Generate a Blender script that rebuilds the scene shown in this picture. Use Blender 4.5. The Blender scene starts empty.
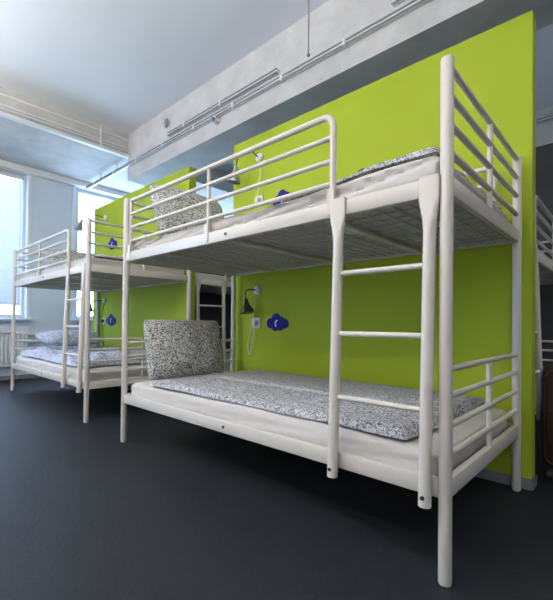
import bpy, bmesh, math, random
from mathutils import Vector, noise, Matrix
S = bpy.context.scene
COL = S.collection
PI = math.pi
random.seed(4)

# ------------------------------------------------------------------ materials
def new_mat(name):
    m = bpy.data.materials.new(name); m.use_nodes = True
    nt = m.node_tree
    return m, nt, nt.nodes['Principled BSDF']
def plain(name, col, rough=.5, metal=0.0, noise_amt=0.0, scale=8.0, bump=0.0, bscale=60.0, spec=.5):
    m, nt, b = new_mat(name)
    b.inputs['Base Color'].default_value = (*col, 1)
    b.inputs['Roughness'].default_value = rough
    b.inputs['Metallic'].default_value = metal
    b.inputs['Specular IOR Level'].default_value = spec
    tc = nt.nodes.new('ShaderNodeTexCoord')
    if noise_amt:
        n = nt.nodes.new('ShaderNodeTexNoise'); n.inputs['Scale'].default_value = scale; n.inputs['Detail'].default_value = 6
        nt.links.new(tc.outputs['Object'], n.inputs['Vector'])
        r = nt.nodes.new('ShaderNodeValToRGB')
        r.color_ramp.elements[0].position = .3; r.color_ramp.elements[1].position = .7
        r.color_ramp.elements[0].color = (*[c*(1-noise_amt) for c in col], 1)
        r.color_ramp.elements[1].color = (*[min(1, c*(1+noise_amt)) for c in col], 1)
        nt.links.new(n.outputs['Fac'], r.inputs['Fac']); nt.links.new(r.outputs['Color'], b.inputs['Base Color'])
    if bump:
        n2 = nt.nodes.new('ShaderNodeTexNoise'); n2.inputs['Scale'].default_value = bscale; n2.inputs['Detail'].default_value = 5
        nt.links.new(tc.outputs['Object'], n2.inputs['Vector'])
        bp = nt.nodes.new('ShaderNodeBump'); bp.inputs['Strength'].default_value = bump; bp.inputs['Distance'].default_value = .01
        nt.links.new(n2.outputs['Fac'], bp.inputs['Height']); nt.links.new(bp.outputs['Normal'], b.inputs['Normal'])
    return m

M = {}
M['enamel'] = plain('cream_enamel', (.655, .61, .53), .32, bump=.03, bscale=25)
M['wire'] = plain('zinc_wire', (.60, .60, .55), .5)
M['bolt'] = plain('bolt_steel', (.05, .05, .05), .4, .6)
M['green'] = plain('lime_paint', (.345, .435, .018), .7, spec=.3, noise_amt=.03, scale=2, bump=.06, bscale=180)
M['green_edge'] = plain('lime_edge', (.36, .44, .10), .6)
M['ceiling'] = plain('ceiling_paint', (.72, .755, .82), .8, noise_amt=.02, scale=1.5, bump=.05, bscale=60)
M['wallwhite'] = plain('wall_paint', (.70, .76, .85), .7, noise_amt=.03, scale=2, bump=.05, bscale=80)
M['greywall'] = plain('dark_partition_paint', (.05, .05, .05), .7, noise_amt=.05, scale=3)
M['backwall'] = plain('far_wall_paint', (.52, .54, .58), .8, noise_amt=.05, scale=2)
M['trimwhite'] = plain('white_trim', (.80, .82, .84), .45)
M['frame'] = plain('window_frame_paint', (.62, .66, .70), .45)
M['skirting'] = plain('grey_skirting', (.17, .175, .18), .55)
M['radiator'] = plain('radiator_enamel', (.72, .74, .75), .4)
M['conduit'] = plain('conduit_grey', (.25, .26, .27), .45, .3)
M['tray'] = plain('white_rail', (.74, .75, .76), .4)
M['sheet'] = plain('white_sheet', (.585, .55, .50), .85, noise_amt=.03, scale=6, bump=.25, bscale=14)
M['black'] = plain('black_rubber', (.012, .013, .013), .4)
M['shade'] = plain('silver_shade', (.42, .44, .42), .3, .6)
M['shade_dark'] = plain('dark_green_shade', (.035, .06, .055), .25, .2)
M['plastic'] = plain('white_plastic', (.78, .78, .76), .35)
M['blue'] = plain('cloud_blue', (.004, .008, .20), .6, spec=.2, noise_amt=.15, scale=30)
M['numeral'] = plain('numeral_white', (.8, .82, .86), .5)
M['suitcase'] = plain('suitcase_brown', (.035, .018, .007), .45, noise_amt=.2, scale=14, bump=.2, bscale=200)
M['suitcase_trim'] = plain('suitcase_orange_piping', (.10, .03, .007), .45)
M['greyfit'] = plain('grey_fitting', (.28, .29, .31), .5)

def concrete():
    m, nt, b = new_mat('painted_concrete')
    tc = nt.nodes.new('ShaderNodeTexCoord')
    n = nt.nodes.new('ShaderNodeTexNoise'); n.inputs['Scale'].default_value = 3.5; n.inputs['Detail'].default_value = 9; n.inputs['Roughness'].default_value = .62
    nt.links.new(tc.outputs['Object'], n.inputs['Vector'])
    r = nt.nodes.new('ShaderNodeValToRGB')
    r.color_ramp.elements[0].position = .32; r.color_ramp.elements[0].color = (.48, .475, .46, 1)
    r.color_ramp.elements[1].position = .66; r.color_ramp.elements[1].color = (.62, .61, .59, 1)
    nt.links.new(n.outputs['Fac'], r.inputs['Fac'])
    v = nt.nodes.new('ShaderNodeTexVoronoi'); v.inputs['Scale'].default_value = 5.0
    nt.links.new(tc.outputs['Object'], v.inputs['Vector'])
    lt = nt.nodes.new('ShaderNodeMath'); lt.operation = 'LESS_THAN'; lt.inputs[1].default_value = .045
    nt.links.new(v.outputs['Distance'], lt.inputs[0])
    mx = nt.nodes.new('ShaderNodeMix'); mx.data_type = 'RGBA'
    nt.links.new(lt.outputs[0], mx.inputs['Factor']); nt.links.new(r.outputs['Color'], mx.inputs['A'])
    mx.inputs['B'].default_value = (.33, .33, .33, 1)
    nt.links.new(mx.outputs['Result'], b.inputs['Base Color'])
    b.inputs['Roughness'].default_value = .8
    bp = nt.nodes.new('ShaderNodeBump'); bp.inputs['Strength'].default_value = .5; bp.inputs['Distance'].default_value = .02
    nt.links.new(n.outputs['Fac'], bp.inputs['Height']); nt.links.new(bp.outputs['Normal'], b.inputs['Normal'])
    return m
M['concrete'] = concrete()

def lino():
    m, nt, b = new_mat('dark_lino')
    tc = nt.nodes.new('ShaderNodeTexCoord')
    n = nt.nodes.new('ShaderNodeTexNoise'); n.inputs['Scale'].default_value = 9; n.inputs['Detail'].default_value = 10; n.inputs['Roughness'].default_value = .75
    nt.links.new(tc.outputs['Object'], n.inputs['Vector'])
    r = nt.nodes.new('ShaderNodeValToRGB')
    r.color_ramp.elements[0].position = .3; r.color_ramp.elements[0].color = (.011, .0132, .0165, 1)
    r.color_ramp.elements[1].position = .72; r.color_ramp.elements[1].color = (.018, .0205, .0245, 1)
    nt.links.new(n.outputs['Fac'], r.inputs['Fac'])
    v = nt.nodes.new('ShaderNodeTexVoronoi'); v.inputs['Scale'].default_value = 3.2
    nt.links.new(tc.outputs['Object'], v.inputs['Vector'])
    lt = nt.nodes.new('ShaderNodeMath'); lt.operation = 'LESS_THAN'; lt.inputs[1].default_value = .025
    nt.links.new(v.outputs['Distance'], lt.inputs[0])
    mx = nt.nodes.new('ShaderNodeMix'); mx.data_type = 'RGBA'
    nt.links.new(lt.outputs[0], mx.inputs['Factor']); nt.links.new(r.outputs['Color'], mx.inputs['A'])
    mx.inputs['B'].default_value = (.035, .037, .04, 1)
    nt.links.new(mx.outputs['Result'], b.inputs['Base Color'])
    b.inputs['Roughness'].default_value = .5; b.inputs['Specular IOR Level'].default_value = .2
    bp = nt.nodes.new('ShaderNodeBump'); bp.inputs['Strength'].default_value = .12; bp.inputs['Distance'].default_value = .01
    n2 = nt.nodes.new('ShaderNodeTexNoise'); n2.inputs['Scale'].default_value = 60; nt.links.new(tc.outputs['Object'], n2.inputs['Vector'])
    nt.links.new(n2.outputs['Fac'], bp.inputs['Height']); nt.links.new(bp.outputs['Normal'], b.inputs['Normal'])
    return m
M['lino'] = lino()

def floral(name, light, dark, scale=42, lo=.44, hi=.56, warm=None):
    """scrolling leaf print: warped noise bands give small curling shapes"""
    m, nt, b = new_mat(name)
    tc = nt.nodes.new('ShaderNodeTexCoord')
    w = nt.nodes.new('ShaderNodeTexNoise'); w.inputs['Scale'].default_value = scale*.5; w.inputs['Detail'].default_value = 2
    nt.links.new(tc.outputs['Object'], w.inputs['Vector'])
    add = nt.nodes.new('ShaderNodeVectorMath'); add.operation = 'MULTIPLY_ADD'
    add.inputs[1].default_value = (.06, .06, .06)
    nt.links.new(w.outputs['Color'], add.inputs[0]); nt.links.new(tc.outputs['Object'], add.inputs[2])
    v = nt.nodes.new('ShaderNodeTexVoronoi'); v.inputs['Scale'].default_value = scale; v.feature = 'DISTANCE_TO_EDGE'
    nt.links.new(add.outputs[0], v.inputs['Vector'])
    n = nt.nodes.new('ShaderNodeTexNoise'); n.inputs['Scale'].default_value = scale*1.9; n.inputs['Detail'].default_value = 3
    nt.links.new(add.outputs[0], n.inputs['Vector'])
    mm = nt.nodes.new('ShaderNodeMath'); mm.operation = 'MULTIPLY_ADD'; mm.inputs[1].default_value = .55
    nt.links.new(v.outputs['Distance'], mm.inputs[0]); nt.links.new(n.outputs['Fac'], mm.inputs[2])
    r = nt.nodes.new('ShaderNodeValToRGB'); cr = r.color_ramp
    cr.elements[0].position = lo+.04; cr.elements[0].color = (*dark, 1)
    cr.elements[1].position = hi+.08; cr.elements[1].color = (*light, 1)
    e = cr.elements.new((lo+hi)/2+.05); e.color = (*[(a*.5+d*.5) for a, d in zip(light, dark)], 1)
    nt.links.new(mm.outputs[0], r.inputs['Fac']); nt.links.new(r.outputs['Color'], b.inputs['Base Color'])
    b.inputs['Roughness'].default_value = .9
    bp = nt.nodes.new('ShaderNodeBump'); bp.inputs['Strength'].default_value = .12; bp.inputs['Distance'].default_value = .01
    n3 = nt.nodes.new('ShaderNodeTexNoise'); n3.inputs['Scale'].default_value = 12
    nt.links.new(tc.outputs['Object'], n3.inputs['Vector'])
    nt.links.new(n3.outputs['Fac'], bp.inputs['Height']); nt.links.new(bp.outputs['Normal'], b.inputs['Normal'])
    return m
M['floral'] = floral('leaf_print_cotton', (.58, .58, .575), (.11, .115, .14), 62)
M['floral_pale'] = floral('pale_leaf_print_cotton', (.54, .54, .54), (.24, .24, .245), 66)
M['floral_pillow'] = floral('pillow_leaf_print', (.62, .61, .57), (.075, .078, .075), 60)
M['floral_blue'] = floral('blue_leaf_print', (.62, .64, .70), (.26, .30, .40), 34)

def glass_mat():
    m = bpy.data.materials.new('window_glass'); m.use_nodes = True; nt = m.node_tree; nt.nodes.clear()
    o = nt.nodes.new('ShaderNodeOutputMaterial'); t = nt.nodes.new('ShaderNodeBsdfTransparent'); g = nt.nodes.new('ShaderNodeBsdfGlossy')
    t.inputs['Color'].default_value = (.95, .98, 1, 1); g.inputs['Roughness'].default_value = .02
    mx = nt.nodes.new('ShaderNodeMixShader'); mx.inputs[0].default_value = .06
    nt.links.new(t.outputs[0], mx.inputs[1]); nt.links.new(g.outputs[0], mx.inputs[2]); nt.links.new(mx.outputs[0], o.inputs[0])
    return m
M['glass'] = glass_mat()
def blind_mat():
    m = bpy.data.materials.new('blind_slat'); m.use_nodes = True; nt = m.node_tree; nt.nodes.clear()
    o = nt.nodes.new('ShaderNodeOutputMaterial'); t = nt.nodes.new('ShaderNodeBsdfTranslucent'); g = nt.nodes.new('ShaderNodeBsdfDiffuse')
    t.inputs['Color'].default_value = (.27, .28, .30, 1); g.inputs['Color'].default_value = (.85, .87, .9, 1)
    mx = nt.nodes.new('ShaderNodeMixShader'); mx.inputs[0].default_value = .5
    nt.links.new(t.outputs[0], mx.inputs[1]); nt.links.new(g.outputs[0], mx.inputs[2]); nt.links.new(mx.outputs[0], o.inputs[0])
    return m
M['blind'] = blind_mat()
def emit(name, col, st):
    m = bpy.data.materials.new(name); m.use_nodes = True; nt = m.node_tree; nt.nodes.clear()
    o = nt.nodes.new('ShaderNodeOutputMaterial'); e = nt.nodes.new('ShaderNodeEmission')
    e.inputs['Color'].default_value = (*col, 1); e.inputs['Strength'].default_value = st
    nt.links.new(e.outputs[0], o.inputs[0]); return m

# ------------------------------------------------------------------ helpers
def link(name, bm, mat, parent=None, smooth=True, angle=40):
    bmesh.ops.recalc_face_normals(bm, faces=bm.faces)
    me = bpy.data.meshes.new(name); bm.to_mesh(me); bm.free()
    me.materials.append(mat)
    if smooth:
        for f in me.polygons: f.use_smooth = True
        try: me.set_sharp_from_angle(angle=math.radians(angle))
        except Exception: pass
    o = bpy.data.objects.new(name, me); COL.objects.link(o)
    if parent: o.parent = parent
    return o
def box(bm, a, b, bev=0.0, seg=2):
    x0, y0, z0 = [min(p, q) for p, q in zip(a, b)]; x1, y1, z1 = [max(p, q) for p, q in zip(a, b)]
    vs = [bm.verts.new(v) for v in ((x0,y0,z0),(x1,y0,z0),(x1,y1,z0),(x0,y1,z0),(x0,y0,z1),(x1,y0,z1),(x1,y1,z1),(x0,y1,z1))]
    fs = [bm.faces.new([vs[i] for i in q]) for q in ((3,2,1,0),(4,5,6,7),(0,1,5,4),(1,2,6,5),(2,3,7,6),(3,0,4,7))]
    if bev:
        es = list({e for f in fs for e in f.edges})
        bmesh.ops.bevel(bm, geom=es, offset=bev, segments=seg, affect='EDGES', profile=.5)
    return bm
def tube(bm, pts, r, seg=16, cap=True, dome=False):
    pts = [Vector(p) for p in pts]; n = len(pts)
    rr = r if isinstance(r, (list, tuple)) else [r]*n
    if dome:
        d0 = (pts[0]-pts[1]).normalized(); d1 = (pts[-1]-pts[-2]).normalized(); k = rr[0]
        pts = [pts[0], pts[0]-d0*k*.18, pts[0]-d0*k*.5] + pts[1:-1] + [pts[-1]-d1*k*.5, pts[-1]-d1*k*.18, pts[-1]]
        rr = [rr[0]*.6, rr[0]*.9, rr[0]] + list(rr[1:-1]) + [rr[-1], rr[-1]*.9, rr[-1]*.6]; n = len(pts)
    t = (pts[1]-pts[0]).normalized(); u = t.orthogonal().normalized(); rings = []
    for i, p in enumerate(pts):
        if i == 0: d = t
        elif i == n-1: d = (pts[i]-pts[i-1]).normalized()
        else: d = ((pts[i+1]-pts[i]).normalized()+(pts[i]-pts[i-1]).normalized()).normalized()
        u = (u - d*u.dot(d)).normalized(); w = d.cross(u)
        rings.append([bm.verts.new(p+(u*math.cos(2*PI*k/seg)+w*math.sin(2*PI*k/seg))*rr[i]) for k in range(seg)])
    for a, b in zip(rings, rings[1:]):
        for k in range(seg): bm.faces.new((a[k], a[(k+1) % seg], b[(k+1) % seg], b[k]))
    if cap: bm.faces.new(rings[0][::-1]); bm.faces.new(rings[-1])
    return bm
def arc(c, u, v, r, a0, a1, n=8):
    c, u, v = Vector(c), Vector(u), Vector(v)
    return [c + u*r*math.cos(a0+(a1-a0)*i/n) + v*r*math.sin(a0+(a1-a0)*i/n) for i in range(n+1)]
def T(pts, r, name, mat, parent, **k): return link(name, tube(bmesh.new(), pts, r, **k), mat, parent)
def B(a, b, name, mat, parent=None, bev=0.0): return link(name, box(bmesh.new(), a, b, bev), mat, parent, smooth=bev > 0)
def tag(o, label, cat, group=None):
    o['label'] = label; o['category'] = cat
    if group: o['group'] = group
    return o
def thing(name, label, cat, loc=(0,0,0), rz=0, group=None):
    o = bpy.data.objects.new(name, None); COL.objects.link(o); o.location = loc; o.rotation_euler = (0, 0, rz)
    o.empty_display_size = .1
    return tag(o, label, cat, group)
def struct(name, a, b, mat, bev=0, parent=None):
    o = B(a, b, name, mat, parent, bev)
    if parent is None: o['kind'] = 'structure'
    return o
def copy_tree(o, parent=None):
    c = o.copy(); COL.objects.link(c); c.parent = parent
    for ch in list(o.children): copy_tree(ch, c)
    return c
def fb(x, y, z, sc, oct=3):
    v = 0; a = 1
    for i in range(oct): v += a*noise.noise(Vector((x*sc, y*sc, z*sc))); a *= .5; sc *= 2.1
    return v

# ------------------------------------------------------------------ the room
XW = -5.75           # inner face of the window wall
CZ = 3.19            # ceiling
SOF = 2.88           # soffit along the windows
XR, YF, YB = 4.0, -4.0, 7.0
YBEAM = 1.16
struct('floor', (XW-.3, YF-.2, -.15), (XR+.2, YB+.2, 0), M['lino'])
struct('ceiling', (XW-.3, YF-.2, CZ), (XR+.2, YB+.2, CZ+.2), M['ceiling'])
struct('wall_right', (XR, YF-.2, 0), (XR+.2, YB+.2, CZ), M['backwall'])
struct('wall_front', (XW-.3, YF-.2, 0), (XR, YF, CZ), M['wallwhite'])
struct('wall_back', (XW-.3, YB, 0), (XR, YB+.2, CZ), M['backwall'])
# window wall with openings
WZ0, WZ1 = .83, 2.795
wins = [(-3.35, -1.95), (-1.15, .40), (1.04, 2.42), (3.1, 4.55), (5.2, 6.5)]
bm = bmesh.new()
box(bm, (XW-.3, YF, 0), (XW, YB, WZ0)); box(bm, (XW-.3, YF, WZ1), (XW, YB, CZ))
prev = YF
for a, b in wins + [(YB, YB)]:
    if a > prev: box(bm, (XW-.3, prev, WZ0), (XW, a, WZ1))
    prev = b
o = link('wall_left', bm, M['wallwhite'], smooth=False); o['kind'] = 'structure'
for i, (a, b) in enumerate(wins):
    w = bpy.data.objects.new('window_%d' % (i+1), None); COL.objects.link(w); w['kind'] = 'structure'; w.location = (XW, (a+b)/2, WZ0)
    def loc(bm): 
        bmesh.ops.translate(bm, verts=bm.verts, vec=(-XW, -(a+b)/2, -WZ0)); return bm
    bm = bmesh.new()
    f = .05
    for q in (((XW-.14, a, WZ0), (XW-.04, a+f, WZ1)), ((XW-.14, b-f, WZ0), (XW-.04, b, WZ1)),
              ((XW-.14, a+f, WZ0), (XW-.04, b-f, WZ0+f)), ((XW-.14, a+f, WZ1-f), (XW-.04, b-f, WZ1))):
        box(bm, *q, bev=.006)
    link('window_frame', loc(bm), M['frame'], w)
    bm = bmesh.new(); box(bm, (XW-.10, a+f, WZ0+f), (XW-.092, b-f, WZ1-f)); link('pane', loc(bm), M['glass'], w, smooth=False)
    bm = bmesh.new()   # white architrave on the wall face
    for q in (((XW-.005, a-.055, WZ0-.03), (XW+.018, a-.005, WZ1+.05)), ((XW-.005, b+.005, WZ0-.03), (XW+.018, b+.055, WZ1+.05))):
        box(bm, *q, bev=.004)
    link('architrave', loc(bm), M['trimwhite'], w)
    bm = bmesh.new(); box(bm, (XW-.05, a-.06, WZ0-.035), (XW+.09, b+.06, WZ0-.004), bev=.006); link('window_sill', loc(bm), M['trimwhite'], w)
struct('trim_1', (XW, YF, 2.80), (XW+.10, YB, SOF), M['trimwhite'], .004)       # band where soffit meets the wall
# soffit box above the windows + its ledges
o = B((XW, YF, SOF), (-4.39, YB, CZ), 'ceiling_soffit', M['concrete']); o['kind'] = 'structure'; o.name = 'trim_2'
o = struct('trim_3', (-4.39, YF, SOF), (-4.33, YBEAM, SOF+.035), M['trimwhite'], .006)
o = struct('trim_4', (-4.39, YF, 3.10), (-4.372, YBEAM, 3.12), M['trimwhite'], .006)
struct('trim_5', (-4.39, YBEAM, 2.60), (XR, 1.62, CZ), M['concrete'])            # concrete beam above the green walls
struct('trim_7', (-4.39, 3.95, 2.58), (XR, 4.4, CZ), M['concrete'])              # second beam further back

# green partition walls
WY0, WY1, WT = .985, 1.066, 2.30
def green_wall(n, x0, x1):
    b = B((x0, WY0, 0), (x1, WY1, WT), 'wall_partition_%s' % n, M['green']); b['kind'] = 'structure'
    return b
green_wall('near', -2.12, .052); green_wall('far', -4.96, -2.775)
for n, x0, x1 in (('near', -2.125, .060), ('far', -4.965, -2.77)):
    o = struct('baseboard_%s' % n, (x0, WY0-.012, 0), (x1, WY1+.012, .05), M['skirting'], .003)
struct('baseboard_window', (XW, YF, 0), (XW+.015, YB, .06), M['skirting'], .003)
# dark partitions behind the beds of the other bay
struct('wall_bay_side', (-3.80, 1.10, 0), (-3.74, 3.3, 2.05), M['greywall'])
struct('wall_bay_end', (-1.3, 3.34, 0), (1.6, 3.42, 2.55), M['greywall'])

# ------------------------------------------------------------------ pipes, rails, fittings near the ceiling
def light_track(x0, x1, z, y=YBEAM, label='', name='conduit_rail', y_off=.0):
    t = thing(name, label, 'rail', (x0, y, z))
    L = x1-x0; r0 = y_off
    B((0, -.030-r0, -.016), (L, -.0005, .016), 'rail_body', M['tray'], t, .004)
    T([(0, -.036-r0, .014), (L, -.036-r0, .014)], .006, 'cable', M['conduit'], t, seg=8)
    T([(0, -.036-r0, -.014), (L, -.036-r0, -.014)], .006, 'cable', M['conduit'], t, seg=8)
    for i in range(int(L/.6)):
        B((.3+i*.6, -.046-r0, -.022), (.325+i*.6, -.0008, .022), 'clip', M['tray'], t, .003)
    if x0 < -5:
        for hx in (.45, .95): B((hx, -.022, .0165), (hx+.02, -.004, SOF-z-.0005), 'hanger', M['tray'], t, .002)
    return t
light_track(-5.62, 3.8, 2.778, label='long double conduit rail running along the concrete beam face above the beds')
light_track(-3.40, -1.76, 2.865, label='short upper conduit rail on the beam face, left of the hanging rod')
light_track(-.75, 3.8, 2.870, label='upper conduit rail on the beam face at the top edge, right of the hanging rod')
light_track(-4.0, 3.8, 3.06, y=3.95, label='conduit rail on the rear concrete beam, right of the green wall end')
# junction knob on the rail
t = thing('junction_fitting', 'small white round junction fitting on the long conduit rail', 'fitting', (-2.56, YBEAM, 2.731))
T([(0, .0, 0), (0, -.05, 0)], .030, 'fitting_base', M['plastic'], t, seg=20)
T([(0, -.050, 0), (0, -.085, -.01)], [.022, .016], 'fitting_cap', M['greyfit'], t, seg=16)
# oval detector
t = thing('wall_sounder', 'small grey oval fitting on the beam face above the far green wall', 'fitting', (-3.45, YBEAM, 3.01))
bm = bmesh.new(); bmesh.ops.create_uvsphere(bm, u_segments=24, v_segments=14, radius=1)
bmesh.ops.scale(bm, verts=bm.verts, vec=(.036, .022, .052)); bmesh.ops.translate(bm, verts=bm.verts, vec=(0, -.025, 0))
link('oval_body', bm, M['greyfit'], t)
T([(0, -.0005, 0), (0, -.012, 0)], .03, 'mounting_plate', M['plastic'], t, seg=20)
# hanging rod
t = thing('hanging_rod', 'thin grey rod with a small ball end hanging from the ceiling', 'rod', (-1.22, .86, CZ))
T([(0, 0, -.001), (0, 0, -.58)], .0045, 'rod', M['conduit'], t, seg=10)
bm = bmesh.new(); bmesh.ops.create_uvsphere(bm, u_segments=16, v_segments=10, radius=.013); bmesh.ops.translate(bm, verts=bm.verts, vec=(0, 0, -.585))
link('ball_end', bm, M['greyfit'], t)
T([(0, 0, -.0005), (0, 0, -.012)], .022, 'ceiling_plate', M['plastic'], t)
# pipes along the soffit ledge
for z, lab in ((2.995, 'upper thin white pipe along the window soffit edge'), (2.962, 'lower thin white pipe along the window soffit edge')):
    o = T([(-4.36, YF+.01, z), (-4.36, YBEAM-.002, z)], .008, 'ceiling_pipe', M['trimwhite'], None, seg=12); tag(o, lab, 'pipe')
o = B((-4.349, .79, 2.916), (-4.335, .805, 3.13), 'pipe_bracket', M['tray']); tag(o, 'thin vertical bracket crossing the pipes on the window soffit', 'bracket')

# luminaires of the room (out of frame, they light the bay)
def luminaire(x, y, power, up, label, L=1.5, drop=.76):
    t = thing('ceiling_lamp', label, 'lamp', (x, y, CZ), 0, 'tube lamps over the walkway')
    B((-L/2, -.02, -drop+.005), (L/2, .02, -drop+.035), 'lamp_housing', M['plastic'], t, .006)
    T([(-L/2+.02, 0, -drop-.02), (L/2-.02, 0, -drop-.02)], .013, 'lamp_tube', emit('tube_glow', (1, .95, .88), 4.0), t, seg=12)
    for e in (-1, 1):
        B((e*(L/2-.02)-.012, -.012, -drop-.035), (e*(L/2-.02)+.012, .012, -drop+.006), 'tube_holder', M['plastic'], t, .003)
        T([(e*L/3, 0, -drop+.034), (e*L/3, 0, -.0005)], .004, 'suspension', M['conduit'], t, seg=8)
    for k in (-1, 0, 1):
        ld = bpy.data.lights.new('tube_light', 'POINT'); ld.energy = power/3; ld.color = (1, .855, .71); ld.shadow_soft_size = .09
        lo = bpy.data.objects.new('tube_light', ld); COL.objects.link(lo); lo.parent = t; lo.location = (k*L*.33, -.0, -drop-.13)
    ld = bpy.data.lights.new('tube_uplight', 'AREA'); ld.shape = 'RECTANGLE'; ld.size = L; ld.size_y = .1; ld.energy = up; ld.color = (1, .96, .91)
    lo = bpy.data.objects.new('tube_uplight', ld); COL.objects.link(lo); lo.parent = t; lo.location = (0, 0, -drop+.045); lo.rotation_euler = (PI, 0, 0)
LP, UP = 50, 118
luminaire(-3.6, -1.9, LP, UP*.55, 'tube lamp hanging over the walkway in front of the far bunk bed')
luminaire(-1.0, -1.9, LP*1.05, UP*1.15, 'tube lamp hanging over the walkway in front of the near bunk bed')
luminaire(1.6, -1.9, LP*.05, UP*.5, 'tube lamp hanging over the walkway near the right wall')
luminaire(1.9, 2.2, LP*.5, UP*.12, 'tube lamp in the bay behind the green walls', L=1.2, drop=.45)

# ------------------------------------------------------------------ blinds, radiators
def blind(a, b, label, z0=1.02):
    t = thing('venetian_blind', label, 'blind', (XW-.02, (a+b)/2, WZ1-.045), 0, 'venetian blinds in the windows')
    h = (b-a)/2-.058
    B((-.028, -h, -.035), (.02, h, .0), 'head_rail', M['trimwhite'], t, .004)
    bm = bmesh.new(); z = -.06; zz = z0-(WZ1-.045)
    while z > zz:
        c, s = math.cos(math.radians(72)), math.sin(math.radians(72))
        for k in (-1,):
            p = [(-.011*c, -h, z+.011*s), (.011*c, -h, z-.011*s), (.011*c, h, z-.011*s), (-.011*c, h, z+.011*s)]
            q = [(x, y, zc+.0012) for x, y, zc in p]
            vs = [bm.verts.new(v) for v in p+q]
            for f in ((0,1,2,3),(7,6,5,4),(0,4,5,1),(1,5,6,2),(2,6,7,3),(3,7,4,0)): bm.faces.new([vs[j] for j in f])
        z -= .0222
    link('slats', bm, M['blind'], t, smooth=False)
    for yy in (-h*.55, h*.55):
        T([(0.013, yy, 0), (0.013, yy, zz)], .0012, 'ladder_cord', M['trimwhite'], t, seg=6)
    B((-.012, -h, zz-.02), (.012, h, zz-.004), 'bottom_rail', M['trimwhite'], t, .003)
blind(wins[1][0], wins[1][1], 'white venetian blind in the leftmost window')
def radiator(y0, y1, label):
    t = thing('radiator', label, 'radiator', (XW, y0, .19))
    L = y1-y0
    bm = bmesh.new(); n = int(L/.045)
    for i in range(n): box(bm, (.075, i*L/n+.004, .03), (.095, (i+1)*L/n-.006, .43), .006, 1)
    box(bm, (.055, 0, .02), (.076, L, .44)); link('front_panel', bm, M['radiator'], t)
    B((.03, -.005, .44), (.105, L+.005, .462), 'top_grille', M['radiator'], t, .004)
    B((.03, -.005, -.005), (.105, L+.005, .018), 'bottom_rail', M['radiator'], t, .004)
    for y in (.2, L-.2): B((.0005, y, .1), (.054, y+.03, .36), 'wall_bracket', M['radiator'], t)
radiator(-1.4, .42, 'white panel radiator under the leftmost window'); radiator(.98, 2.6, 'white panel radiator behind the far bunk bed')
for z in (.70, .585):
    pass
o = T([(XW+.03, .425, .60), (XW+.03, .97, .60)], .011, 'heating_pipe', M['trimwhite'], None, seg=12); tag(o, 'upper white heating pipe between the two radiators', 'pipe')
o = T([(XW+.03, .425, .50), (XW+.03, .97, .50)], .011, 'heating_pipe', M['trimwhite'], None, seg=12); tag(o, 'lower white heating pipe between the two radiators', 'pipe')

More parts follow.
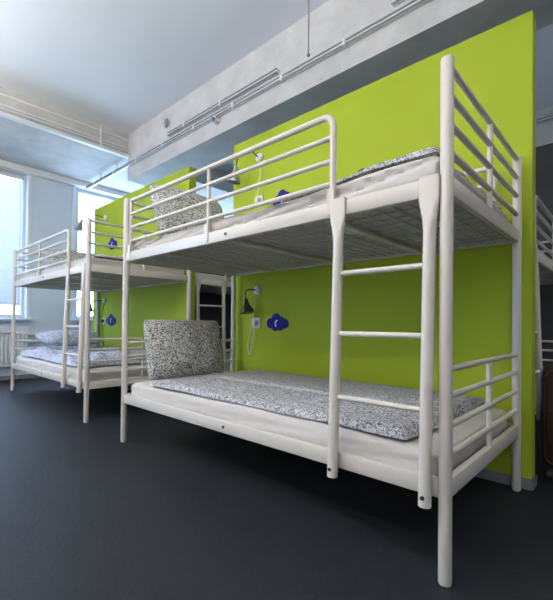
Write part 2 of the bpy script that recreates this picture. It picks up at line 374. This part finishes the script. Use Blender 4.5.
# ------------------------------------------------------------------ bunk beds
BL, BW, BH, PR = 2.04, .93, 1.59, .0195
ZU, ZL = 1.173, .256           # underside of the upper / lower side rails
RH = .058
def make_bed(fl, label, group='white metal bunk beds'):
    """fl=1: ladder at the right end seen from its front; fl=-1: mirrored"""
    root = thing('bunk_bed', label, 'bunk bed', (0, 0, 0), 0, group)
    E = M['enamel']
    X = lambda x: x*fl
    for x in (0, -BL):
        for y in (0, BW):
            T([(X(x), y, 0), (X(x), y, BH)], PR, 'corner_post', E, root, seg=24, dome=True)
    for zb in (ZU, ZL):
        for y in (0, BW):
            r = B((X(-BL+PR-.004), y-.0125, zb), (X(-PR+.004), y+.0125, zb+RH), 'side_rail', E, root, .005)
            if y == 0:
                T([(X(-1.02), y-.0127, zb+.03), (X(-1.02), y-.0165, zb+.03)], .0075, 'bolt', M['bolt'], r, seg=12)
        for x in (0, -BL):
            B((X(x)-.0125, PR-.004, zb), (X(x)+.0125, BW-PR+.004, zb+RH), 'end_frame', E, root, .005)
    # headboard bars
    for x in (0, -BL):
        for zs, zf in (((1.570, 1.483, 1.395, 1.308), ZU+RH), ((.643, .560, .470, .381), ZL+RH)):
            for z in zs: T([(X(x), PR-.004, z), (X(x), BW-PR+.004, z)], .0105, 'headboard_bar', E, root, seg=14)
            T([(X(x), BW/2, zf-.004), (X(x), BW/2, zs[0]-.004)], .0105, 'headboard_upright', E, root, seg=14)
    # guard rails
    def guard(y, xa, xb):
        d = 1 if xb < xa else -1      # xa = rounded end, xb = end at the post
        zt, r = 1.563, .0125; R = .045
        pts = [(X(xa), y, ZU+RH-.02), (X(xa), y, zt-R)]
        pts += [(X(xa - d*R*(1-math.cos(a))), y, zt-R+R*math.sin(a)) for a in [PI/2*i/8 for i in range(1, 9)]]
        pts += [(X(xb), y, zt)]
        g = T(pts, r, 'guard_rail', E, root, seg=16)
        for z in (1.478, 1.390, 1.303): T([(X(xa), y, z), (X(xb), y, z)], .0100, 'guard_bar', E, g, seg=14)
        for xm in (-1.17, xb if y == 0 else xb):
            xx = xm if xm != xb else xb
            T([(X(xx), y, ZU+RH-.002), (X(xx), y, zt)], .0100, 'guard_upright', E, g, seg=14)
        # clamp tabs
        for xm in (-1.17, xb, xa):
            bm = bmesh.new()
            box(bm, (X(xm)-.015, y-.0165, ZU+.012), (X(xm)+.015, y-.0127, ZU+RH+.045), .001, 1)
            box(bm, (X(xm)-.015, y-.0165, ZU+RH+.0005), (X(xm)+.015, y+.010, ZU+RH+.004), .001, 1)
            link('clamp_tab', bm, E, g)
    guard(0, -.415, -BL+.062)
    guard(BW, -.10, -BL+.062)
    # ladder
    zt = ZU+RH
    YL = lambda z: -.012 + (z-1.12)/(.30-1.12)*-.026
    for x in (-.046, -.379):
        bm = bmesh.new()
        prof = [(.232, .0175, .0175, 0), (.234, .0192, .0192, 0), (.70, .0192, .0192, 0), (1.06, .0192, .0192, 0), (1.09, .0205, .017, .15), (1.12, .0245, .0125, .5), (1.15, .0295, .008, .85), (1.168, .0315, .006, 1), (zt+.0005, .032, .0055, 1)]
        rings = []
        for z, a, b, f in prof:
            k = 24; ring = []; e = 1.0 if a == b else max(.35, (b/.019))
            yc = YL(z)*(1-f) + (-.0188)*f
            for i in range(k):
                c, s = math.cos(2*PI*i/k), math.sin(2*PI*i/k)
                ring.append(bm.verts.new((X(x)+math.copysign(abs(c)**e, c)*a, yc + math.copysign(abs(s)**e, s)*b, z)))
            rings.append(ring)
        for p, q in zip(rings, rings[1:]):
            for i in range(24): bm.faces.new((p[i], p[(i+1) % 24], q[(i+1) % 24], q[i]))
        bm.faces.new(rings[0][::-1]); bm.faces.new(rings[-1])
        box(bm, (X(x)-.032, -.0243, zt-.001), (X(x)+.032, .013, zt+.0045), .0015, 1)     # hook over the side rail
        lu = link('ladder_upright', bm, E, root)
        T([(X(x), YL(.262)-.0188, .262), (X(x), YL(.262)-.022, .262)], .0065, 'bolt', M['bolt'], lu, seg=12)
    for z in (.960, .743, .517):
        T([(X(-.064), YL(z), z), (X(-.361), YL(z), z)], .0095, 'rung', E, root, seg=14)
    # wire bases
    for zb in (ZU, ZL):
        bm = bmesh.new(); z = zb+.010
        nx = 34
        for i in range(nx+1):
            x = -BL+.03+(BL-.06)*i/nx; box(bm, (X(x)-.0022, .016, z), (X(x)+.0022, BW-.016, z+.005))
        for j in range(12):
            y = .05+(BW-.1)*j/11; box(bm, (X(-BL+.03), y-.0022, z+.003), (X(-.03), y+.0022, z+.008))
        wb = link('wire_base', bm, M['wire'], root, smooth=False)
        for x in (-.45, -1.02, -1.59):
            B((X(x)-.017, .0135, zb-.004), (X(x)+.017, BW-.0135, zb+.0095), 'cross_bar', E, wb, .003)
    return root
bed1 = make_bed(1, 'large cream metal bunk bed in the foreground with ladder at its right end')
bed2 = copy_tree(bed1); bed2.location = (-2.72, .03, 0); tag(bed2, 'cream metal bunk bed beyond the first, nearest the windows', 'bunk bed')
bed3 = make_bed(-1, 'dim bunk bed behind the right end of the near green wall')
bed3.location = (-.035, 1.132, 0); bed3.rotation_euler = (0, 0, PI/2)
bed4 = copy_tree(bed3); bed4.location = (-2.835, 1.088, 0); tag(bed4, 'bunk bed seen through the gap between the two green walls', 'bunk bed')

# ------------------------------------------------------------------ bedding
def place(o, bed, label, cat, group=None):
    o.location = bed.location; o.rotation_euler = bed.rotation_euler
    return tag(o, label, cat, group)
def mattress(fl, zb, top, seed, wr=.004, sag=.02, rise=0.0):
    """rounded slab with sheet wrinkles, local bed coordinates"""
    x0, x1, y0, y1 = -BL+.035, -.030, .019, .908
    nx, ny, nz = 170, 50, 12
    bm = bmesh.new(); bmesh.ops.create_cube(bm, size=1)
    bm.free(); bm = bmesh.new()
    vd = {}
    cr = .030
    def V(i, j, k):
        key = (i, j, k)
        if key in vd: return vd[key]
        px = x0+(x1-x0)*i/nx; py = y0+(y1-y0)*j/ny; u = k/nz
        h = top - zb + rise*max(0, min(1, (px+.66)/.36))**1.3
        pz = zb + h*u
        # rounding
        cx = min(max(px, x0+cr), x1-cr); cy = min(max(py, y0+cr), y1-cr); cz = min(max(pz, zb+cr*.6), zb+h-cr)
        d = Vector((px-cx, py-cy, pz-cz))
        if d.length > 1e-9:
            rr = cr if pz >= cz else cr*.6
            d = d.normalized()*min(rr, d.length) if d.length > rr else d
        p = Vector((cx, cy, cz))+d
        # diagonal pull folds in the sheet
        e = min(1, u*2.2)
        g = noise.noise(Vector((p.x*5+p.z*19+seed, p.y*2.2, p.z*3)))
        g = noise.noise(Vector((p.x*2.6-p.z*24+seed, 1.7, p.x*.8))); fold = (1-abs(g))**5 + .5*(1-abs(noise.noise(Vector((p.x*5-p.z*38+seed*2, 5, p.x)))))**6
        if j == 0: p.y += e*wr*(.7-1.5*fold)*(1 if u < .98 else .5); p.y = max(p.y, y0-.001 if p.z < zb+.045 else y0-.006)
        if i == 0 or i == nx: p.x += (1 if i == nx else -1)*0
        if k == nz:
            g2 = noise.noise(Vector((p.x*3+seed, p.y*7+p.x*2, 3)))
            p.z += min(wr, .008)*.7*((1-abs(g2))**5) + sag*.5*noise.noise(Vector((p.x*1.1+seed, p.y*1.5, 0)))*math.sin(PI*u/2)
        p.x *= fl
        vd[key] = bm.verts.new(p); return vd[key]
    def Q(a, b, c, d):
        bm.faces.new((a, b, c, d))
    for i in range(nx):
        for j in range(ny):
            Q(V(i,j,0), V(i,j+1,0), V(i+1,j+1,0), V(i+1,j,0)); Q(V(i,j,nz), V(i+1,j,nz), V(i+1,j+1,nz), V(i,j+1,nz))
        for k in range(nz):
            Q(V(i,0,k), V(i+1,0,k), V(i+1,0,k+1), V(i,0,k+1)); Q(V(i,ny,k), V(i,ny,k+1), V(i+1,ny,k+1), V(i+1,ny,k))
    for j in range(ny):
        for k in range(nz):
            Q(V(0,j,k), V(0,j,k+1), V(0,j+1,k+1), V(0,j+1,k)); Q(V(nx,j,k), V(nx,j+1,k), V(nx,j+1,k+1), V(nx,j,k+1))
    return link('mattress', bm, M['sheet'], angle=80)
ZLM, ZUM = ZL+.019, ZU+.019
TL, TU = .388, 1.296
g = 'sheeted mattresses on the bunk beds'
m = mattress(1, ZLM, TL, 1.3, wr=.003); place(m, bed1, 'white sheeted mattress on the lower bunk of the foreground bed', 'mattress', g)
m = mattress(1, ZUM, TU, 7.1, wr=.024, sag=.006, rise=.022); place(m, bed1, 'white sheeted mattress with pulled folds on the upper bunk of the foreground bed', 'mattress', g)
m = mattress(1, ZLM, TL, 3.3, wr=.006); place(m, bed2, 'white sheeted mattress on the lower bunk of the bed nearest the windows', 'mattress', g)
m = mattress(1, ZUM, TU, 9.1, wr=.006); place(m, bed2, 'white sheeted mattress on the upper bunk of the bed nearest the windows', 'mattress', g)
m = mattress(-1, ZLM, TL, 5.3); place(m, bed3, 'dim mattress on the lower bunk behind the right end of the green wall', 'mattress', g)
m = mattress(-1, ZUM, TU, 6.3); place(m, bed3, 'mattress on the upper bunk behind the right end of the green wall', 'mattress', g)
m = mattress(-1, ZLM, TL, 15.3); place(m, bed4, 'mattress on the lower bunk in the gap between the green walls', 'mattress', g)
m = mattress(-1, ZUM, TU, 16.3, wr=.009); place(m, bed4, 'mattress on the upper bunk in the gap between the green walls', 'mattress', g)

def duvet(x0, x1, y0, y1, zb, th, amp, seed, edge=.03, mat='floral', wob=.012, sc=7, extra=None, name='duvet', base=lambda x: 0.0):
    nx, ny = int((x1-x0)/.0125), int((y1-y0)/.0125)
    bm = bmesh.new(); top = []; bot = []
    for i in range(nx+1):
        rt, rb = [], []
        for j in range(ny+1):
            u, v = i/nx, j/ny
            x = x0+(x1-x0)*u; y = y0+(y1-y0)*v
            w = wob*noise.noise(Vector((x*4+seed, y*4, 0)))
            if v < .5: yy = y + (1-v*2)*(w)
            else: yy = y
            xx = x + (wob*2*noise.noise(Vector((y*5, seed, 0))) * abs(2*u-1))
            de = min(x-x0, x1-x, y-y0, y1-y)/edge
            pr = math.sqrt(max(0, 1-(1-min(1, de))**2))
            n1 = fb(x+seed, y, 0, sc, 3); rid = (1-abs(noise.noise(Vector((x*sc*.8+seed*2, y*sc*1.2, 1)))))**4
            h = th + amp*(n1*.7+rid*.6)
            if extra: h += extra(x, y)
            zq = zb + base(x); z = zq + max(.010, h)*pr
            rt.append(bm.verts.new((xx, yy, z))); rb.append(bm.verts.new((xx, yy, zq)) if 0 < i < nx and 0 < j < ny else rt[-1])
        top.append(rt); bot.append(rb)
    for i in range(nx):
        for j in range(ny):
            bm.faces.new((top[i][j], top[i+1][j], top[i+1][j+1], top[i][j+1]))
            q = (bot[i][j], bot[i][j+1], bot[i+1][j+1], bot[i+1][j])
            if len(set(q)) == 4 and set(q) != {top[i][j], top[i+1][j], top[i+1][j+1], top[i][j+1]}: bm.faces.new(q)
    return link(name, bm, M[mat], angle=70)
gd = 'leaf print duvets'
def ex1(x, y):
    t = max(0, min(1, (x+.55)/.35)); 
    return .020*math.exp(-((y-.50)/.03)**2)*.5 + t*.016*math.exp(-((y-.62)/.22)**2) + .008*t
d = duvet(-1.78, -.13, .030, .885, TL+.010, .022, .012, 2.2, mat='floral', extra=ex1)
place(d, bed1, 'grey and white leaf print duvet spread over the lower bunk of the foreground bed', 'duvet', gd)
# paler folded-back half at the wall side
f = duvet(-1.70, -.30, .42, .880, TL+.034, .010, .006, 8.2, mat='floral_pale', edge=.02, name='folded_flap'); f.parent = d
f['label'] = 'paler folded back half'
d = duvet(-.72, -.06, .045, .885, TU+.015, .016, .008, 5.2, mat='floral', extra=lambda x, y: .014*max(0, min(1, (x+.35)/.25)), base=lambda x: .022*max(0, min(1, (x+.66)/.36))**1.3)
place(d, bed1, 'leaf print duvet lying on the upper bunk of the foreground bed', 'duvet', gd)
d = duvet(-1.96, -.25, .05, .875, TL+.015, .065, .050, 12.2, mat='floral_blue', edge=.06, wob=.04, sc=3.6)
place(d, bed2, 'rumpled pale blue leaf print duvet on the lower bunk of the far bed', 'duvet', gd)
d = duvet(-1.3, -.06, .08, .875, TU+.014, .022, .015, 15.2, mat='floral', edge=.03)
place(d, bed2, 'leaf print duvet lying on the upper bunk of the far bed', 'duvet', gd)

def pillow(W, H, Tk, seed, mat):
    """centred on origin, lies in local XZ plane (width X, height Z), puffed along Y"""
    bm = bmesh.new(); n = 44; F, K = [], []
    for i in range(n+1):
        rf, rk = [], []
        for j in range(n+1):
            u, v = 2*i/n-1, 2*j/n-1
            pin = 1-.035*(1-v*v)*abs(u)**3-.05*(abs(u)*abs(v))**6; pin2 = 1-.05*(1-u*u)*abs(v)**3-.06*(abs(u)*abs(v))**6
            x = u*W/2*pin; z = v*H/2*pin2
            e = max(0, (1-abs(u)**2.6))*max(0, (1-abs(v)**2.6))
            y = Tk/2*e**.38
            wv = .010*fb(x+seed, z, 0, 6)+.012*((1-abs(noise.noise(Vector((x*7+seed, z*9, 0)))))**5)*e
            a = bm.verts.new((x, -y-wv, z)); rf.append(a)
            rk.append(a if i in (0, n) or j in (0, n) else bm.verts.new((x, y, z)))
        F.append(rf); K.append(rk)
    for i in range(n):
        for j in range(n):
            bm.faces.new((F[i][j], F[i+1][j], F[i+1][j+1], F[i][j+1])); bm.faces.new((K[i][j], K[i][j+1], K[i+1][j+1], K[i+1][j]))
    return link('pillow', bm, M[mat], angle=80)
gp = 'leaf print pillows'
p = pillow(.62, .41, .17, 1, 'floral_pillow'); tag(p, 'leaf print pillow propped upright at the left end of the lower foreground bunk', 'pillow', gp)
p.rotation_euler = (math.radians(-13), 0, math.radians(90)); p.location = (-1.880, .365, .606)
p = pillow(.57, .41, .19, 4, 'floral_pillow'); tag(p, 'leaf print pillow leaning behind the guard rail on the upper foreground bunk', 'pillow', gp)
p.rotation_euler = (math.radians(-24), 0, math.radians(88)); p.location = (-1.85, .375, 1.505)
p = pillow(.62, .42, .14, 7, 'floral_blue'); tag(p, 'pale rumpled pillow at the window end of the lower far bunk', 'pillow', gp)
p.rotation_euler = (math.radians(-80), 0, math.radians(95)); p.location = (-4.40, .50, .594)
p = pillow(.62, .42, .15, 9, 'floral_pillow'); tag(p, 'leaf print pillow on the upper far bunk behind its guard rail', 'pillow', gp)
p.rotation_euler = (math.radians(-62), 0, math.radians(92)); p.location = (-4.25, .50, 1.475)

# ------------------------------------------------------------------ reading lamps, sockets, cloud signs
def smooth_path(pts, n=8):
    pts = [Vector(p) for p in pts]; out = []
    P = [pts[0]]+pts+[pts[-1]]
    for i in range(1, len(P)-2):
        for k in range(n):
            t = k/n; a, b, c, d = P[i-1], P[i], P[i+1], P[i+2]
            out.append(.5*((2*b)+(c-a)*t+(2*a-5*b+4*c-d)*t*t+(3*b-a-3*c+d)*t**3))
    out.append(pts[-1]); return out
def lamp(x, z, neck, sdir, dark, label, SL=.085, SR=.038):
    t = thing('reading_lamp', label, 'lamp', (x, WY0, z), 0, 'gooseneck reading lamps on the green walls')
    T([(0, -.0005, 0), (0, -.014, 0), (0, -.030, 0)], [.036, .036, .020], 'wall_mount', M['plastic'], t, seg=24)
    path = smooth_path([(0, -.028, 0)] + neck)
    T(path, .0055, 'gooseneck', M['black'], t, seg=10)
    e = path[-1]; d = Vector(sdir).normalized()
    bm = bmesh.new()
    tube(bm, [e-d*.004, e+d*.01, e+d*SL*.35, e+d*SL*.85, e+d*SL], [.010, .017, .022, SR, SR*1.02], seg=24)
    sh = link('lamp_shade', bm, M['shade_dark' if dark else 'shade'], t)
    T([e+d*(SL+.0005), e+d*(SL+.006)], [SR*1.06, SR*.98], 'shade_rim', M['black'], sh, seg=24)
    return t
lamp(-1.81, 1.045, [(-.012, -.060, .004), (-.045, -.078, 0), (-.062, -.080, -.035), (-.055, -.080, -.068)], (.18, 0, -1), True,
     'dark gooseneck reading lamp above the cloud sign on the lower foreground bunk wall', SL=.11, SR=.052)
lamp(-1.80, 2.105, [(-.04, -.055, .045), (-.10, -.085, .055), (-.155, -.10, .01), (-.175, -.10, -.05)], (-.20, -.03, -1), False,
     'silver gooseneck reading lamp on the near green wall above the upper bunk', SL=.125, SR=.052)
lamp(-4.60, 1.06, [(-.06, -.07, -.005), (-.14, -.09, -.01), (-.20, -.10, -.05)], (-.2, 0, -1), True,
     'dark gooseneck reading lamp at the window end of the far green wall, lower bunk')
lamp(-4.60, 2.12, [(-.08, -.09, .03), (-.18, -.16, .02), (-.235, -.20, -.02)], (-.75, -.1, -.65), False,
     'silver gooseneck reading lamp reaching in front of the window above the far upper bunk', SL=.14, SR=.06)
def socket(x, z, label, cord, col='plastic'):
    t = thing('wall_socket', label, 'socket', (x, WY0, z), 0, 'wall sockets beside the cloud signs')
    B((-.042, -.012, -.042), (.042, -.0005, .042), 'socket_plate', M['plastic'], t, .004)
    T([(0, -.012, 0), (0, -.0145, 0)], .024, 'socket_recess', M['greyfit'], t, seg=24)
    B((-.016, -.045, -.02), (.016, -.0148, .016), 'plug', M[col], t, .005)
    T(smooth_path(cord), .0035, 'power_cord', M['plastic' if col == 'plastic' else 'black'], t, seg=8)
socket(-1.815, .785, 'white wall socket with a hanging cord left of the lower foreground cloud sign',
       [(0, -.035, -.02), (-.01, -.03, -.10), (-.04, -.02, -.2), (-.075, -.014, -.255), (-.09, -.012, -.17), (-.06, -.012, -.05), (-.02, -.012, .12), (0, -.012, .21)])
socket(-1.80, 1.76, 'white wall socket with a white cord above the upper foreground mattress',
       [(0, -.035, .015), (.012, -.03, .08), (.018, -.014, .2), (.008, -.010, .3)])
socket(-4.60, .80, 'wall socket with black plug left of the far lower cloud sign',
       [(0, -.035, -.02), (.02, -.03, -.1), (.03, -.02, -.25), (.0, -.014, -.30), (-.05, -.012, -.2), (-.06, -.012, 0), (-.03, -.012, .15), (0, -.01, .22)], 'black')
def cloud(x, z, s, label):
    t = thing('cloud_sign', label, 'sign', (x, WY0, z), 0, 'blue cloud signs on the green walls')
    cs = [(-.068, -.002, .040), (-.012, .030, .045), (.035, .016, .034), (.078, -.004, .036), (.030, -.022, .036), (-.020, -.026, .036)]
    N = 120; bm = bmesh.new(); fr, bk = [], []
    for i in range(N):
        a = 2*PI*i/N; d = (math.cos(a), math.sin(a)); R = .01; k = 0.0
        while k < .13:
            k += .001; px, pz = d[0]*k, d[1]*k
            if any((px-c[0])**2+(pz-c[1])**2 <= c[2]**2 for c in cs): R = k
        fr.append(bm.verts.new((d[0]*R*s, -.006, d[1]*R*s))); bk.append(bm.verts.new((d[0]*R*s, -.0005, d[1]*R*s)))
    cf = bm.verts.new((0, -.006, 0)); cb = bm.verts.new((0, -.0005, 0))
    for i in range(N):
        j = (i+1) % N
        bm.faces.new((fr[i], fr[j], cf)); bm.faces.new((bk[j], bk[i], cb)); bm.faces.new((fr[i], bk[i], bk[j], fr[j]))
    link('cloud_plate', bm, M['blue'], t, smooth=False)
    bm = bmesh.new()
    pts = smooth_path([(-.010*s, -.008, -.026*s), (-.014*s, -.008, 0), (-.010*s, -.008, .014*s), (.006*s, -.008, .020*s)], 6)
    tube(bm, pts, [.0055*s]*(len(pts)), seg=8)
    bmesh.ops.scale(bm, verts=bm.verts, vec=(1, .35, 1), space=Matrix.Translation((0, .008, 0)))
    link('numeral', bm, M['numeral'], t)
cloud(-1.595, .785, 1.0, 'dark blue cloud sign with a white mark above the lower foreground duvet')
cloud(-1.545, 1.72, 1.0, 'dark blue cloud sign half hidden behind the upper foreground mattress')
cloud(-4.40, .805, 1.1, 'blue cloud sign on the far green wall above the lower bunk')
cloud(-4.40, 1.755, 1.1, 'blue cloud sign seen through the end bars of the far upper bunk')
# small black clip on the upper duvet
o = None
t = thing('hair_clip', 'small black clip lying on the upper foreground duvet edge', 'clip', (-.335, .075, TU+.047))
bm = bmesh.new(); tube(bm, smooth_path([(-.020, 0, .003), (-.008, 0, .011), (.008, 0, .012), (.020, 0, .004)], 6), .006, seg=8)
link('clip_arch', bm, M['black'], t)
bm = bmesh.new(); tube(bm, [(-.026, 0, .003), (.026, 0, .003)], .0055, seg=8); link('clip_bar', bm, M['black'], t)

# ------------------------------------------------------------------ suitcase
t = thing('suitcase', 'dark brown upright suitcase with orange piping beside the green wall end', 'suitcase', (.235, 1.27, 0))
bm = bmesh.new()
W2, D2, Z0, Z1 = .185, .11, .065, .585
box(bm, (-W2, -D2, Z0), (W2, D2, Z1), .05, 6); link('case_shell', bm, M['suitcase'], t)
def rr_path(w, z0, z1, r, y, n=6):
    P = []
    for cx, cz, a0 in ((w-r, z1-r, 0), (-w+r, z1-r, PI/2), (-w+r, z0+r, PI), (w-r, z0+r, 1.5*PI)):
        P += [(cx+r*math.cos(a0+PI/2*i/n), y, cz+r*math.sin(a0+PI/2*i/n)) for i in range(n+1)]
    P.append(P[0]); return P
T(rr_path(W2-.028, Z0+.028, Z1-.028, .04, -D2-.001), .004, 'piping', M['suitcase_trim'], t, seg=8)
B((-W2+.04, -D2-.018, .13), (W2-.04, -D2-.0005, .36), 'front_pocket', M['suitcase'], t, .008)
T(smooth_path([(-.06, 0, Z1-.001), (-.055, 0, Z1+.025), (.055, 0, Z1+.025), (.06, 0, Z1-.001)]), .008, 'carry_handle', M['black'], t, seg=10)
for sx in (-1, 1):
    for sy in (-1, 1):
        w = T([(sx*.14-.012, sy*.07, .026), (sx*.14+.012, sy*.07, .026)], .0255, 'wheel', M['black'], t, seg=20)
        B((sx*.14-.018, sy*.07-.015, .045), (sx*.14+.018, sy*.07+.015, .066), 'wheel_housing', M['black'], w, .003)

# ------------------------------------------------------------------ daylight
w = bpy.data.worlds.new('overcast_sky'); S.world = w; w.use_nodes = True
nt = w.node_tree; bg = nt.nodes['Background']
tcw = nt.nodes.new('ShaderNodeTexCoord'); sep = nt.nodes.new('ShaderNodeSeparateXYZ'); ramp = nt.nodes.new('ShaderNodeValToRGB')
nt.links.new(tcw.outputs['Generated'], sep.inputs[0]); nt.links.new(sep.outputs['Z'], ramp.inputs['Fac'])
ramp.color_ramp.elements[0].position = 0.0; ramp.color_ramp.elements[0].color = (.42, .58, .80, 1)
ramp.color_ramp.elements[1].position = .12; ramp.color_ramp.elements[1].color = (.47, .66, 1.0, 1)
nt.links.new(ramp.outputs['Color'], bg.inputs['Color']); bg.inputs['Strength'].default_value = 16
for i, (a, b) in enumerate(wins):
    ld = bpy.data.lights.new('sky_portal', 'AREA'); ld.shape = 'RECTANGLE'; ld.size = WZ1-WZ0; ld.size_y = b-a
    ld.cycles.is_portal = True
    lo = bpy.data.objects.new('sky_portal', ld); COL.objects.link(lo); lo.location = (XW-.28, (a+b)/2, (WZ0+WZ1)/2); lo.rotation_euler = (0, -PI/2, 0)

# ------------------------------------------------------------------ camera
f, cx_, cy_, cz_, yaw, pitch, roll, pcx, pcy = 392.8371, 0.4274, -1.2165, 0.773, 0.7455, 0.0115, 0.0099, 276.5, 320.19
cd = bpy.data.cameras.new('camera'); co = bpy.data.objects.new('camera', cd); COL.objects.link(co); S.camera = co
cd.sensor_fit = 'HORIZONTAL'; cd.sensor_width = 36; cd.lens = f/553*36
cd.sensor_fit = 'AUTO'; cd.lens = f/600*36; cd.shift_y = (pcy-300)/600
cyw, syw = math.cos(yaw), math.sin(yaw)
fw = Vector((-syw*math.cos(pitch), cyw*math.cos(pitch), math.sin(pitch)))
r0 = Vector((cyw, syw, 0)); u0 = r0.cross(fw)
R = math.cos(roll)*r0+math.sin(roll)*u0; U = -math.sin(roll)*r0+math.cos(roll)*u0
mt = Matrix((R, U, -fw)).transposed().to_4x4(); mt.translation = (cx_, cy_, cz_)
co.matrix_world = mt; cd.clip_start = .05

S.view_settings.view_transform = 'Standard'; S.view_settings.look = 'None'; S.view_settings.gamma = 1
S.view_settings.use_curve_mapping = False; S.view_settings.exposure = 0.0
